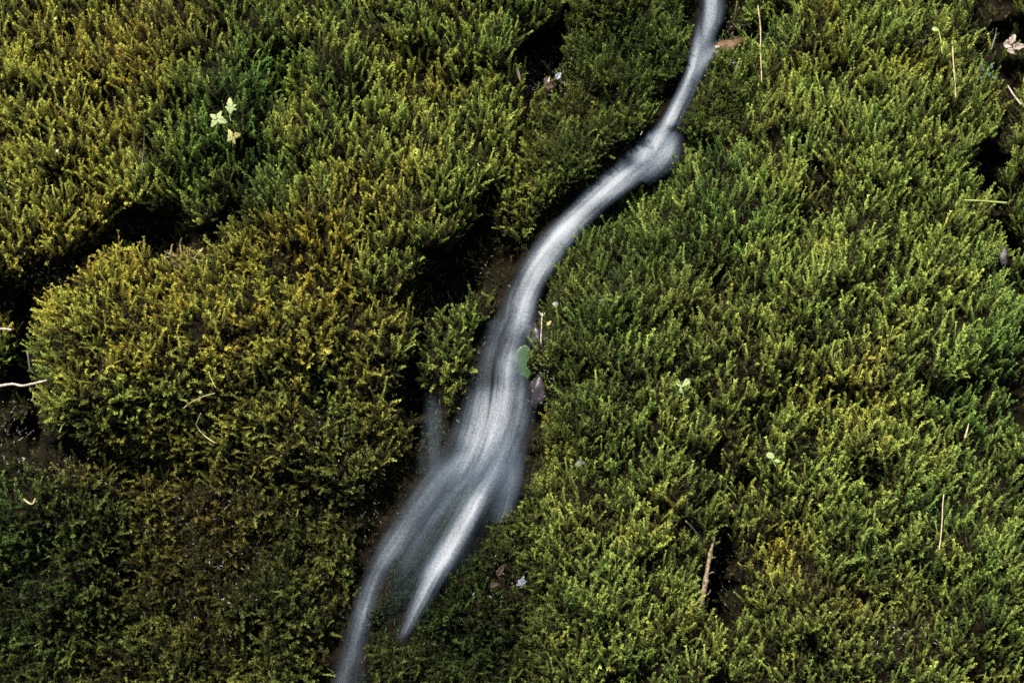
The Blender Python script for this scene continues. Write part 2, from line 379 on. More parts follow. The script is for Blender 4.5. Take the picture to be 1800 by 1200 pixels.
VAL = field(1.0, [(60,220,260,300,1.6,1),(700,200,230,200,1.12,1),(1060,150,140,200,.62,1.1),(980,640,70,260,.55,1.1),(1110,470,130,140,.66,1),(1250,170,90,140,.66,1),(800,1080,180,200,.3,1.4),(250,1050,420,220,.38,1.3),(400,800,300,60,.7,1),(100,840,180,70,.6,1),(600,900,120,110,.5,1),(660,760,70,110,.8,1),
      (1250,560,80,120,.72,1),(1240,950,70,160,.66,1),(430,370,80,60,.7,1),(1500,560,260,420,1.25,1),(1600,1120,260,110,.78,1),(300,610,260,120,1.1,1),(1000,1050,70,150,.85,1)], .07, 90)   # wet moss is darker; shade of the lower left and hollows painted in
FINE = np.clip(blur(np.clip(M['top_centre'] + M['low_centre'] + M['veil'] + M['top_strip'] + M['bend'] + .6 * M['fringe'], 0, 1), 16) + 1.0 * blob(1090, 480, 140, 150) * .75 + .8 * blob(380, 1000, 110, 150) + .6 * blob(660, 900, 70, 120) + .5 * blob(1030, 680, 90, 200)
               + .35 * blur(M['low_left'], 20) + .9 * np.exp(-((GX - 940) / 40.0) ** 2) * (GY > 500) * (GY < 900) + .12 * noise(25, 60), 0, 1)

def build_moss():
    inpoly = np.stack([blur(M[k], 14) for k in PATCH], 0)
    owner = inpoly.argmax(0); cover = inpoly.max(0)
    inner = ((GX > -720) & (GX < 2520) & (GY > -480) & (GY < 1680))
    dark = np.zeros_like(HGT)
    for pts, wd, dp in DARK: dark = np.maximum(dark, stroke(pts, wd * 1.05) * min(1, dp / .05))
    dens = 40000 * (.45 + .55 * np.clip(np.maximum(cover, .75 * np.clip(blur(mv, 6), 0, 1)) * 1.35 - .15, 0, 1)) * (1 + .9 * FINE)
    dens *= np.clip(1 - .93 * dark, 0.04, 1)
    core = blur(poly(outline(MAIN)), 5) * (1 - .9 * blob(905, 640, 45, 50)) * (1 - .9 * blob(860, 665, 50, 30)) * (1 - .9 * blob(1110, 288, 45, 30)) * (1 - .8 * blob(800, 810, 90, 45)) * (1 - .9 * veilm)
    dens *= 1 - .8 * np.clip(core * 1.6 - .5, 0, 1)
    dens *= np.clip(1 + .2 * noise(22, 70), .55, 2)
    vis = (GX > -60) & (GX < 1860) & (GY > -60) & (GY < 1260)
    lam = dens * AREA * inner * np.where(vis, 1, .75)
    cnt = rng.poisson(lam)
    iy, ix = np.nonzero(cnt); rep = cnt[iy, ix]
    iy = np.repeat(iy, rep); ix = np.repeat(ix, rep); k = len(ix)
    px = X0 + (ix + rng.uniform(-.5, .5, k)) * ST; py = Y0 + (iy + rng.uniform(-.5, .5, k)) * ST
    pos = P(px, py, samp(HGT, px, py))
    ns = np.stack([samp(NS[..., i], px, py) for i in range(3)], 1)
    pos -= ns * .004
    own = owner[iy, ix]; cov = cover[iy, ix]
    fine = samp(FINE, px, py); wet = samp(cw * (1 - .75 * veilm), px, py)
    isf = rng.uniform(0, 1, k) < fine * .6
    names = list(PATCH)
    upk = np.array([{'upper': .85, 'left': .3, 'low_left': .15, 'far_left': .2, 'right': 1.05, 'far_right': 1.05}.get(x, .3) for x in names])[own]
    upk = upk - .5 * np.clip((samp(GOLD, px, py) - .6), 0, .4)
    nw = np.stack([samp(NW[..., i], px, py) for i in range(3)], 1)
    ax = ns * .18 + nw * .3 + NRM * .45 + np.array([0, 0, 1.0]) * upk[:, None] + rng.normal(0, .19, (k, 3))
    flow = np.array([-.25, -.75, -.65])
    ax = ax * (1 - .7 * wet[:, None]) + flow * (.9 * wet)[:, None]
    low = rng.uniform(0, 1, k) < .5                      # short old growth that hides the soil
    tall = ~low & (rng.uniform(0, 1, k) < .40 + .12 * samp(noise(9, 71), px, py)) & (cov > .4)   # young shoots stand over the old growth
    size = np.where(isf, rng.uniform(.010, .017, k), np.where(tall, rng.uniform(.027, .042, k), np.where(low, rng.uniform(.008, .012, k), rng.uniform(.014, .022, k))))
    size *= 1 - .35 * wet
    size *= 1 - .5 * samp(near, px, py)
    size *= np.where(cov < .4, .75, 1)
    size = np.where((samp(veilm, px, py) > .15) | (wet > .35), np.minimum(size, .0125), size)
    wide = np.where(isf, rng.uniform(.9, 1.3, k), np.where(tall, rng.uniform(.62, .9, k), rng.uniform(.95, 1.3, k)))
    idx = np.where(isf, NFEA + rng.integers(0, NFIN, k), rng.integers(0, NFEA, k))
    g = np.clip(samp(GOLD, px, py) + rng.normal(0, .07, k), 0, 1)[:, None]; br = np.clip(samp(BROWN, px, py) + rng.normal(0, .06, k), 0, 1)[:, None]
    c_deep = np.array([.044, .096, .020]); c_mid = np.array([.145, .172, .036]); c_gold = np.array([.255, .202, .030]); c_brn = np.array([.110, .065, .022])
    col = np.where(g < .5, c_deep * (1 - g / .5) + c_mid * (g / .5), c_mid * (1 - (g - .5) / .5) + c_gold * ((g - .5) / .5))
    col = col * (1 - .75 * br) + c_brn * .75 * br
    col = col * (1 - .6 * wet[:, None]) + np.array([.05, .12, .03]) * (.6 * wet)[:, None]
    col *= np.where(isf, .75, np.where(tall, 1.6, np.where(low, .32, .46)))[:, None]  # young shoots paler, old growth darker; shade between shoots deepened in the tint
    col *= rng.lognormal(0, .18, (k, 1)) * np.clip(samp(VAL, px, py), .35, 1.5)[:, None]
    col = np.clip(col, .003, .4)
    LAB = {
     'upper': ('moss_cushion', 'broad golden green moss cushion above the dark cleft, filling the upper left'),
     'left': ('moss_cushion', 'rounded bulging cushion of golden moss left of the stream, overhanging a dark hollow'),
     'low_left': ('moss_mat', 'dim brownish green moss in the shade at the lower left'),
     'far_left': ('moss_tuft', 'small green moss tuft between the two pale twigs at the left edge'),
     'right': ('moss_cushion', 'large thick slope of upright yellow green moss right of the stream'),
     'far_right': ('moss_cushion', 'strip of green moss beyond the dark cleft at the right edge'),
     'top_centre': ('moss_mat', 'dark fine moss left of the stream at the top'),
     'low_centre': ('moss_mat', 'dark wet fine moss below the end of the white jet'),
     'veil': ('moss_mat', 'drenched moss under the thin water veil between the two lower branches'),
     'ledge': ('moss_tuft', 'small moss ledge between the black cleft and the stream'),
     'saddle': ('moss_tuft', 'golden plumed moss joining the upper cushion to the rounded left one'),
     'top_strip': ('moss_tuft', 'narrow moss tuft between the stream and the tall straw at the top'),
     'fringe': ('moss_mat', 'dark green moss fringe along the right rim of the stream below the bend'),
     'bend': ('moss_mat', 'dark fine moss on the right bank where the stream bends')}
    for i, nm in enumerate(names):
        s = own == i
        if s.sum() < 3: continue
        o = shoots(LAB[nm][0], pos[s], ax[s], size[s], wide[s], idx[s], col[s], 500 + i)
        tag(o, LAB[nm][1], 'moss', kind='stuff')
    print('MOSS SHOOTS', k)
build_moss()

# ------------------------------------------------------------------ the stream
def water_material():
    m, n, b = mat('silky_water')
    uv = N(n, 'ShaderNodeUVMap'); uv.uv_map = 'UVMap'
    de = N(n, 'ShaderNodeAttribute'); de.attribute_name = 'foam'
    def streak(sx, sy, det, lo, hi):
        mp = N(n, 'ShaderNodeMapping'); mp.inputs['Scale'].default_value = (sx, sy, 1)
        nz = N(n, 'ShaderNodeTexNoise'); nz.inputs['Scale'].default_value = 1; nz.inputs['Detail'].default_value = det; nz.inputs['Roughness'].default_value = .6
        mr = N(n, 'ShaderNodeMapRange'); mr.inputs[1].default_value = .28; mr.inputs[2].default_value = .72; mr.inputs[3].default_value = lo; mr.inputs[4].default_value = hi
        n.links.new(uv.outputs[0], mp.inputs[0]); n.links.new(mp.outputs[0], nz.inputs['Vector']); n.links.new(nz.outputs[0], mr.inputs[0])
        return mr.outputs[0]
    def mul(a, b_):
        x = N(n, 'ShaderNodeMath'); x.operation = 'MULTIPLY'
        n.links.new(a, x.inputs[0])
        if isinstance(b_, float): x.inputs[1].default_value = b_
        else: n.links.new(b_, x.inputs[1])
        return x.outputs[0]
    f = mul(streak(22, 2.2, 4, .05, 1.75), streak(75, 4, 3, .65, 1.3))
    f = mul(f, streak(12, 11, 3, .6, 1.3))
    tco = N(n, 'ShaderNodeTexCoord'); fn = N(n, 'ShaderNodeTexNoise'); fn.inputs['Scale'].default_value = 330; fn.inputs['Detail'].default_value = 4
    n.links.new(tco.outputs['Object'], fn.inputs['Vector'])
    fr = N(n, 'ShaderNodeMapRange'); fr.inputs[1].default_value = .34; fr.inputs[2].default_value = .66; fr.inputs[3].default_value = .74; fr.inputs[4].default_value = 1.24
    n.links.new(fn.outputs[0], fr.inputs[0])
    f = mul(f, fr.outputs[0])                                   # the thin film breaks up over the moss
    f = mul(f, de.outputs['Fac']); f = mul(f, -1.15)
    ex = N(n, 'ShaderNodeMath'); ex.operation = 'EXPONENT'; n.links.new(f, ex.inputs[0])
    cl = N(n, 'ShaderNodeMath'); cl.operation = 'SUBTRACT'; cl.inputs[0].default_value = 1; n.links.new(ex.outputs[0], cl.inputs[1])
    b.inputs['Base Color'].default_value = (.30, .335, .39, 1); b.inputs['Roughness'].default_value = .7; b.inputs['Specular IOR Level'].default_value = .2
    tr = N(n, 'ShaderNodeBsdfTransparent'); mx = N(n, 'ShaderNodeMixShader')
    tl = N(n, 'ShaderNodeBsdfTranslucent'); tl.inputs[0].default_value = (.30, .335, .39, 1)
    m2 = N(n, 'ShaderNodeMixShader'); m2.inputs[0].default_value = .3
    cm = N(n, 'ShaderNodeMix'); cm.data_type = 'RGBA'; cm.inputs[6].default_value = (.095, .14, .20, 1); cm.inputs[7].default_value = (.34, .355, .38, 1)
    n.links.new(cl.outputs[0], cm.inputs[0]); n.links.new(cm.outputs[2], b.inputs['Base Color']); n.links.new(cm.outputs[2], tl.inputs[0])
    n.links.new(b.outputs[0], m2.inputs[1]); n.links.new(tl.outputs[0], m2.inputs[2])
    n.links.new(cl.outputs[0], mx.inputs[0]); n.links.new(tr.outputs[0], mx.inputs[1]); n.links.new(m2.outputs[0], mx.inputs[2])
    n.links.new(mx.outputs[0], n.nodes['Material Output'].inputs[0])
    return m
WATER = water_material()

def catmull(a, per):
    a = np.asarray(a, float); q = np.vstack([2 * a[0] - a[1], a, 2 * a[-1] - a[-2]]); out = []
    for i in range(1, len(q) - 2):
        for t in np.arange(per) / per:
            out.append(.5 * (2 * q[i] + (q[i + 1] - q[i - 1]) * t + (2 * q[i - 1] - 5 * q[i] + 4 * q[i + 1] - q[i + 2]) * t * t + (3 * q[i] - q[i - 1] - 3 * q[i + 1] + q[i + 2]) * t ** 3))
    out.append(a[-1]); return np.array(out)

HSM = blur(HGT, 12)
def sheet(name, st, lift, parent, seed, edge=.45, cross=40, profile=None, soft=1.0, power=1.2):
    r = np.random.default_rng(seed)
    s = catmull(st, 9); k = len(s)
    u = np.linspace(0, 1, cross)
    grow = np.where(s[:, 1] > 560, 12.0, 4.0) if name == 'main_flow' else 7.0                                          # soft edges run a little past the traced ones
    dx = s[:, 2] - s[:, 0]; dy = s[:, 3] - s[:, 1]; ln = np.hypot(dx, dy) + 1e-6
    lx = s[:, 0] - dx / ln * grow; ly = s[:, 1] - dy / ln * grow; rx = s[:, 2] + dx / ln * grow; ry = s[:, 3] + dy / ln * grow
    px = lx[:, None] * (1 - u) + rx[:, None] * u; py = ly[:, None] * (1 - u) + ry[:, None] * u
    hc = samp(HSM, (lx + rx) / 2, (ly + ry) / 2)
    ker = np.hanning(13); ker /= ker.sum(); hc = np.convolve(np.pad(hc, 6, mode='edge'), ker, 'valid')
    bul = 1 - (2 * u - 1) ** 2
    arc = np.concatenate([[0], np.cumsum(np.hypot(np.diff((lx + rx) / 2), np.diff((ly + ry) / 2)))]) * MM
    wid = ln * MM
    rip = .0003 * np.sin(u[None, :] * 17 + 3 * np.sin(arc[:, None] * 9 + seed)) + .0001 * np.sin(u[None, :] * 41 + arc[:, None] * 15)
    h = hc[:, None] + lift + bul[None, :] * np.clip(ln * MM * .12, .002, .010)[:, None] + rip
    pts = P(px, py, h)
    e = np.clip(np.minimum(u, 1 - u) / edge, 0, 1); e = (e * e * (3 - 2 * e)) ** power
    d = s[:, 4][:, None] * e[None, :] * soft
    if profile: d = d * profile(u[None, :], arc[:, None], px, py)
    idx = np.arange(k * cross).reshape(k, cross)
    f = np.stack([idx[:-1, :-1], idx[1:, :-1], idx[1:, 1:], idx[:-1, 1:]], -1).reshape(-1, 4)
    o = link_mesh(name, pts.reshape(-1, 3), f, WATER, parent)
    me = o.data
    a = me.attributes.new('foam', 'FLOAT', 'POINT'); a.data.foreach_set('value', np.clip(d, 0, 2).astype(np.float32).reshape(-1))
    uvx = ((u[None, :] - .5) * np.maximum(wid, .03)[:, None] * 1.0 + seed * .37); uvy = np.repeat(arc[:, None], cross, 1) + seed
    uvl = me.uv_layers.new(name='UVMap')
    vi = np.empty(len(me.loops), np.int32); me.loops.foreach_get('vertex_index', vi)
    uvl.data.foreach_set('uv', np.stack([uvx.reshape(-1)[vi] * 2.2, uvy.reshape(-1)[vi]], 1).astype(np.float32).reshape(-1))
    return o
stream = bpy.data.objects.new('stream', None); COL.objects.link(stream)
tag(stream, 'silky white stream running down the mossy bank and splitting in two', kind='structure')
def g2(px, py, cx, cy, rx, ry): return np.exp(-((px - cx) / rx) ** 2 - ((py - cy) / ry) ** 2)
def main_prof(u, a, px, py):
    p = 1 - .75 * g2(px, py, 1234, 5, 9, 45) - .85 * g2(px, py, 1190, 226, 24, 9) - .5 * g2(px, py, 1232, 60, 8, 30)
    p -= .1 * g2(px, py, 932, 642, 10, 32) + .55 * g2(px, py, 862, 668, 34, 18) + .45 * g2(px, py, 925, 590, 24, 30) + .35 * g2(px, py, 900, 610, 16, 20)
    p -= .8 * g2(px, py, 1112, 288, 30, 18) + .35 * g2(px, py, 1195, 170, 14, 40) + .3 * g2(px, py, 905, 500, 14, 50) + .4 * g2(px, py, 800, 790, 30, 14) + .3 * g2(px, py, 905, 740, 14, 40)
    return np.clip(p, .03, 1.3)
sheet('main_flow', MAIN, .012, stream, 1, profile=main_prof, soft=1.2, power=1.7)
sheet('left_branch', LEFT, .009, stream, 2, edge=.5, soft=.5, power=1.5)
sheet('fan_strand', STRAND, .017, stream, 9, edge=.5, soft=.4, power=1.6)
sheet('fan_strand', STRAND2, .016, stream, 10, edge=.5, soft=.5, power=1.6)
sheet('white_jet', JET, .021, stream, 3, edge=.5, soft=1.35, power=2.0)
sheet('thin_veil', VEIL, .007, stream, 4, edge=.45, soft=.34)
sheet('side_trickle', SIDE, .008, stream, 5, edge=.48, soft=.22)
sheet('spray', SPRAY, .008, stream, 6, edge=.45, soft=.8)
sheet('splash', SPLASH, .011, stream, 7, edge=.42, soft=1.0)
sheet('side_inflow', SIDESTREAM, .011, stream, 8, edge=.4)

# ------------------------------------------------------------------ things lying on the moss
def spot(px, py, lift=.02):
    px = np.atleast_1d(np.asarray(px, float)); py = np.atleast_1d(np.asarray(py, float))
    return P(px, py, samp(HSM, px, py) + lift)

def tube(name, pts, rad, lift, material, parent=None, sides=7, per=5, rough=.12, seed=0, knots=()):
    """a tapering stem through pixels; rad in pixels at start and end, lift above the bank in metres (one value or one per point)"""
    r = random.Random(seed)
    a = np.array([(x, y) for x, y in pts], float)
    lf = np.full(len(a), lift, float) if np.isscalar(lift) else np.array(lift, float)
    hh = samp(HSM, a[:, 0], a[:, 1]) * (0 if not np.isscalar(lift) else 1)
    if np.isscalar(lift): hh = np.maximum(hh, hh.mean() - .02) + lf
    else: hh = lf
    c = catmull(np.column_stack([a, hh]), per); p = P(c[:, 0], c[:, 1], c[:, 2]); k = len(p)
    V, F = [], []
    for i in range(k):
        t = i / (k - 1); d = Vector(p[min(i + 1, k - 1)] - p[max(i - 1, 0)]).normalized()
        o1 = d.orthogonal().normalized(); o2 = d.cross(o1)
        rr = (rad[0] * (1 - t) + rad[1] * t) * MM * (1 + sum(.7 * math.exp(-((t - q) / .03) ** 2) for q in knots))
        for j in range(sides):
            q = rr * (1 + r.uniform(-rough, rough)); an = j * 2 * math.pi / sides
            V.append(Vector(p[i]) + o1 * q * math.cos(an) + o2 * q * math.sin(an))
    for i in range(k - 1):
        for j in range(sides):
            F.append((i * sides + j, i * sides + (j + 1) % sides, (i + 1) * sides + (j + 1) % sides, (i + 1) * sides + j))
    F.append(tuple(range(sides))[::-1]); F.append(tuple(range((k - 1) * sides, k * sides)))
    return link_mesh(name, V, F, material, parent)

def frame(px, py, lift, face=.6):
    p = Vector(spot(px, py, lift)[0])
    nn = np.array([samp(NS[..., i], px, py) for i in range(3)])
    n_ = Vector(nn * (1 - face) - FWD * face).normalized()
    e1 = (Vector(RGT) - n_ * Vector(RGT).dot(n_)).normalized(); e2 = n_.cross(e1)
    return p, e1, e2, n_

def blade(name, base, ang, length, width, material, parent=None, lift=.026, prof=None, curl=.18, fold=.25, st=12, face=.6, tilt=0.0):
    """a leaf blade from its base pixel, pointing at ang degrees (0 right, 90 up); length and width in pixels"""
    p, e1, e2, n_ = frame(base[0], base[1], lift, face)
    a = math.radians(ang); d = e1 * math.cos(a) + e2 * math.sin(a); s_ = n_.cross(d)
    L = length * MM; Wd = width * MM / 2
    prof = prof or (lambda t: math.sin(math.pi * min(1, t ** .75)) ** .8)
    V, F = [], []
    for i in range(st + 1):
        t = i / st; w_ = max(prof(t), .02) * Wd
        c = p + d * L * t + n_ * (L * (tilt * t - curl * t * t))
        for q in (-1, -.5, 0, .5, 1):
            V.append(c + s_ * w_ * q + n_ * abs(q) * w_ * fold)
    for i in range(st):
        for j in range(4):
            F.append((i * 5 + j, i * 5 + j + 1, i * 5 + j + 6, i * 5 + j + 5))
    o = link_mesh(name, V, F, material, parent)
    sm = o.modifiers.new('thickness', 'SOLIDIFY'); sm.thickness = .0004
    return o
def lobed(k, depth=.3):
    return lambda t: (math.sin(math.pi * min(1, t ** .62)) ** .75) * (1 - depth + depth * abs(math.cos(k * math.pi * t))) 
def wedge(t): return (.18 + .95 * t ** 1.1) * (1 if t < .85 else max(.05, 1 - ((t - .85) / .15) ** 2))

def stone(name, px, py, rx, ry, ang, material, lift=.0, seed=0, deep=.6, face=.7, parent=None):
    """an uneven lump, radii in pixels"""
    r = random.Random(seed)
    p, e1, e2, n_ = frame(px, py, lift, face)
    a = math.radians(ang); d1 = e1 * math.cos(a) + e2 * math.sin(a); d2 = n_.cross(d1)
    import bmesh
    bm = bmesh.new(); bmesh.ops.create_icosphere(bm, subdivisions=3, radius=1)
    from mathutils import noise as mn
    for v in bm.verts:
        q = v.co.copy(); f = 1 + .45 * mn.noise(q * 1.5 + Vector((seed * 3.1, 0, 0))) + .22 * mn.noise(q * 3.7 + Vector((0, seed, 0))) + .10 * mn.noise(q * 9 + Vector((0, seed, 4)))
        q *= f
        v.co = p + d1 * q.x * rx * MM + d2 * q.y * ry * MM + n_ * q.z * deep * min(rx, ry) * MM
    me = bpy.data.meshes.new(name); bm.to_mesh(me); bm.free()
    me.polygons.foreach_set('use_smooth', [True] * len(me.polygons)); me.materials.append(material)
    o = bpy.data.objects.new(name, me); COL.objects.link(o)
    if parent: o.parent = parent
    return o
def root(name, px, py, lift=.01):
    o = bpy.data.objects.new(name, None); COL.objects.link(o); return o

PALE = simple('pale_leaf', (.26, .31, .13), (.34, .38, .17), 300, .5, .15, .3, .25)
YELL = simple('yellow_leaf', (.30, .27, .08), (.36, .34, .11), 300, .5, .15, .3, .25)
BRNY = simple('browning_leaf', (.20, .16, .05), (.29, .25, .08), 300, .6, .15, .3, .2)
LIME = simple('lime_leaf', (.22, .33, .10), (.36, .44, .18), 250, .5, .15, .3, .25)
GREEN = simple('wet_green_leaf', (.022, .065, .010), (.055, .115, .016), 90, .3, .15, .5, .2)
BLUE = simple('grey_blue_leaf', (.05, .06, .075), (.12, .135, .165), 250, .4, .2, .4)
RUST = simple('rusty_leaf', (.014, .006, .003), (.045, .018, .007), 200, .7, .3)
DEAD = simple('dead_leaf', (.10, .065, .05), (.34, .28, .24), 140, .7, .4)
STRAW = simple('straw', (.20, .155, .08), (.34, .29, .17), 120, .6, .2)
WOOD = simple('bleached_wood', (.16, .13, .10), (.40, .35, .29), 180, .7, .5)
BARK = simple('lichened_bark', (.04, .026, .014), (.20, .15, .09), 220, .8, .8)
GREY = simple('grey_twig', (.05, .045, .04), (.13, .12, .11), 150, .7, .4)
GRASS = simple('grass_stem', (.16, .20, .05), (.27, .30, .09), 90, .5, .2)
STONE = simple('grey_stone', (.03, .028, .03), (.13, .125, .13), 130, .6, .6)
PALESTONE = simple('pale_stone', (.09, .085, .08), (.24, .23, .22), 160, .6, .5)
WETROCK = simple('wet_rock', (.006, .005, .006), (.022, .018, .021), 90, .45, .6, .5)
BROWNROCK = simple('brown_wet_rock', (.030, .016, .008), (.11, .062, .028), 70, .35, .6, .5)
LITTER = simple('litter', (.03, .026, .02), (.20, .185, .17), 60, .6, .2)

# three little compound leaves in the upper left cushion
def seedling(label, centre, leaflets, mats, stem=None, name='herb_seedling', group=None, lift=.036, prof=None):
    t = root(name, *centre); tag(t, label, 'seedling', group)
    for i, (ang, off, ln, wd) in enumerate(leaflets):
        a = math.radians(ang)
        blade('leaflet', (centre[0] + off * math.cos(a), centre[1] - off * math.sin(a)), ang, ln, wd, mats[i % len(mats)], t, lift, prof or lobed(2.5), curl=.12, fold=.18, face=.85)
    tube('petiole', [centre] + (stem or [(centre[0] + 3, centre[1] + 9), (centre[0] + 4, centre[1] + 18)]), (.9, 1.0), .030, mats[0], t, sides=5)
    return t
seedling('pale yellow green lobed seedling leaf, leftmost and largest of the three', (382, 209), [(-22, 1, 18, 15), (62, 1, 15, 9), (150, 1, 15, 10), (232, 2, 17, 12)], [PALE], [(383, 216), (386, 226)])
seedling('pale seedling leaf with five lobes, topmost of the three', (405, 189), [(95, 0, 18, 12), (270, 0, 12, 13), (25, 0, 12, 7), (-22, 0, 12, 7), (178, 0, 10, 7)], [PALE], [(404, 203), (406, 214)])
seedling('yellow seedling leaf with browning lobes, lowest of the three', (408, 240), [(118, 0, 15, 9), (225, 0, 13, 10), (-70, 0, 15, 8), (15, 3, 13, 12), (165, 0, 9, 7)], [YELL, PALE, YELL, BRNY, YELL], [(409, 248), (410, 260)])
seedling('small light green three lobed leaf in the middle of the right moss slope', (1197, 680), [(128, 0, 13, 11), (38, 0, 19, 13), (262, 0, 11, 9)], [LIME, PALE], name='leaflet_sprig', prof=wedge)
t = root('round_leaf_sprig', 1356, 803); tag(t, 'pale round leaf with a smaller one tucked below, in the right moss', 'leaf')
rnd = lambda q: math.sqrt(max(0, 1 - (2 * q - 1) ** 2))
blade('leaf', (1347, 798), -20, 15, 11, PALE, t, .038, rnd, .1, .1, face=.8); blade('leaf', (1361, 809), -10, 11, 6, LIME, t, .034, rnd, .1, .1, face=.8)
tube('petiole', [(1355, 803), (1360, 812), (1364, 820)], (.8, .8), .030, GRASS, t, sides=5)
t = root('leafy_sprig', 1650, 60); tag(t, 'blurred pale green leaf on a thin stalk near the top right', 'leaf')
blade('leaf', (1638, 52), 5, 15, 9, LIME, t, .040, None, .2, .2); tube('petiole', [(1650, 54), (1654, 72), (1656, 95)], (.9, .9), .034, GRASS, t, sides=5)
t = root('bluish_sprig', 1733, 130); tag(t, 'cluster of bluish green wet leaves in the moss at the upper right', 'leaf')
for i, (x, y, a_) in enumerate([(1722, 118, 60), (1730, 126, 120), (1736, 134, 40), (1742, 122, 80), (1728, 140, 150), (1745, 138, 20)]):
    blade('leaf', (x, y), a_, 13, 6, simple('bluish_leaf', (.03, .07, .055), (.05, .095, .085), 200, .35, .2) if i == 0 else bpy.data.materials['bluish_leaf'], t, .034)
tag(blade('broad_leaf', (922, 606), -88, 66, 44, GREEN, None, .005, lambda q: math.sin(math.pi * q ** .8) ** .85, .05, .12, 18, face=.9), 'broad green leaf pressed against the bank by the flowing water', 'leaf')
t = root('torn_leaf', 917, 1023); tag(t, 'small torn grey blue leaf on the dark moss beside the jet', 'leaf')
for a_, ln in ((20, 9), (72, 13), (140, 8), (205, 11), (262, 8), (318, 11)):
    blade('lobe', (917, 1024), a_, ln, 8, BLUE, t, .020, lobed(2.5, .4), .1, .15, face=.9)
for (x, y, a_, ln, wd, lb) in [(874, 1012, 60, 24, 13, 'rusty dead leaf scrap above the grey blue leaf'), (862, 1030, 20, 16, 10, 'small rusty leaf scrap left of the grey blue leaf')]:
    tag(blade('dead_leaf', (x, y), a_, ln, wd, RUST, None, .026, lobed(3.5, .4), -.2, .4), lb, 'leaf')
t = root('withered_leaf', 1780, 75); tag(t, 'crumpled withered pale brown leaf in the hollow at the top right corner', 'leaf')
for x, y, a_, ln, wd in ((1764, 82, 25, 26, 18), (1775, 78, 60, 24, 14), (1780, 84, 10, 26, 16), (1770, 88, -20, 22, 12)):
    blade('fold', (x, y), a_, ln, wd, DEAD, t, .05, lobed(2.5, .35), .3, .5, face=.8)
t = root('brown_leaf', 968, 148); tag(t, 'sodden brown leaf in the dark hollow at the top centre', 'leaf')
blade('blade_half', (955, 155), 20, 28, 20, RUST, t, .03, lobed(3.5, .3), .2, .3, face=.9); blade('blade_half', (958, 148), 60, 20, 14, BROWNROCK, t, .028, lobed(2.5, .3), .2, .3, face=.9)
tag(blade('straw_leaf', (907, 118), -68, 30, 6, STRAW, None, .045, None, .1, .3), 'narrow straw coloured leaf on the left rim of the top centre hollow', 'leaf')
tag(blade('pale_leaf_scrap', (978, 140), 60, 17, 13, BLUE, None, .035, lobed(2.5, .3), .2, .2, face=.9), 'pale grey leaf scrap on the right rim of the top centre hollow', 'leaf')
tag(tube('curled_leaf', [(42, 877), (47, 881), (53, 885), (58, 885), (60, 881), (62, 876)], (1.7, 1.5), .05, STRAW, None, 6), 'small curled straw coloured leaf on green moss at the lower left', 'leaf')
tag(blade('orange_scrap', (962, 572), 50, 11, 8, BRNY, None, .034, lobed(2.5, .4), .2, .3), 'tiny orange leaf scrap on the moss right of the stream', 'leaf')
for x, y, lb in ((97, 33, 'tiny white petal in the golden moss near the top left corner'), (100, 265, 'tiny pinkish petal low in the golden moss at the left'), (352, 689, 'tiny cream petal above the bent grass stems')):
    tag(blade('petal', (x - 2, y + 2), 40, 6, 5, PALE, None, .042, rnd, .1, .2, 6), lb, 'petal')

# stones
tag(stone('wet_rock', 1278, 82, 38, 12, 22, BROWNROCK, .028, 3), 'brown wet rock sticking into the stream near the top', 'rock')
tag(stone('wet_rock', 944, 600, 17, 32, 8, WETROCK, .008, 4), 'dark wet rock beside the stream above the broad leaf', 'rock')
tag(stone('wet_rock', 946, 690, 16, 30, -5, WETROCK, .008, 5), 'dark wet rock beside the stream below the broad leaf', 'rock')
tag(stone('stone', 1764, 450, 7, 20, 6, STONE, .022, 6), 'upright grey stone in the cleft near the right edge', 'stone')
tag(stone('stone', 1741, 487, 8, 4.5, -30, STONE, .022, 7), 'small grey stone chip below the upright stone by the right edge', 'stone')
tag(stone('stone', 977, 535, 6, 4.5, 10, PALESTONE, .012, 8), 'little pale pebble on the moss right beside the stream', 'stone')
tag(stone('stone', 1062, 533, 9, 5, -40, STONE, .012, 9), 'pale chipped stone in a dark gap right of the pebble', 'stone')
tag(stone('stone', 1020, 815, 9, 6, 20, STONE, .01, 10), 'small grey stone at the right foot of the white water', 'stone')

# twigs, straws and stems
tag(tube('twig', [(-60, 690), (-20, 681), (0, 678), (22, 675), (38, 678), (55, 675), (72, 671), (84, 668)], (2.6, 2.0), [.07, .07, .074, .078, .08, .082, .084, .084], WOOD, None, 8, seed=1), 'bleached crooked twig reaching from the left edge to the rounded cushion', 'twig')
tag(tube('twig', [(-30, 577), (-5, 578), (8, 578), (21, 580)], (2.2, 2.0), [.08, .08, .08, .08], WOOD, None, 8, seed=2), 'short straight pale twig end at the left edge', 'twig')
tag(tube('twig', [(48, 618), (50, 630), (53, 648), (60, 656)], (1.9, 1.2), [.065, .065, .06, .055], GREY, None, 6, seed=3), 'dark short twig hanging in the hollow left of the rounded cushion', 'twig')
t = root('bark_twig', 1240, 1000); tag(t, 'brown lichened twig standing in the dark cleft at the lower right', 'twig')
tube('stem', [(1258, 925), (1255, 945), (1248, 975), (1243, 1005), (1238, 1035), (1232, 1066)], (1.8, 4.6), [.06, .06, .066, .07, .07, .064], BARK, t, 10, 6, .25, 4, (.4, .7))
tube('side_shoot', [(1242, 1046), (1247, 1041), (1249, 1036)], (1.0, .7), [.074, .077, .078], BARK, t, 5, seed=5); tube('side_shoot', [(1247, 1008), (1252, 1005), (1256, 1006)], (1.0, .7), [.072, .075, .074], BARK, t, 5, seed=6)
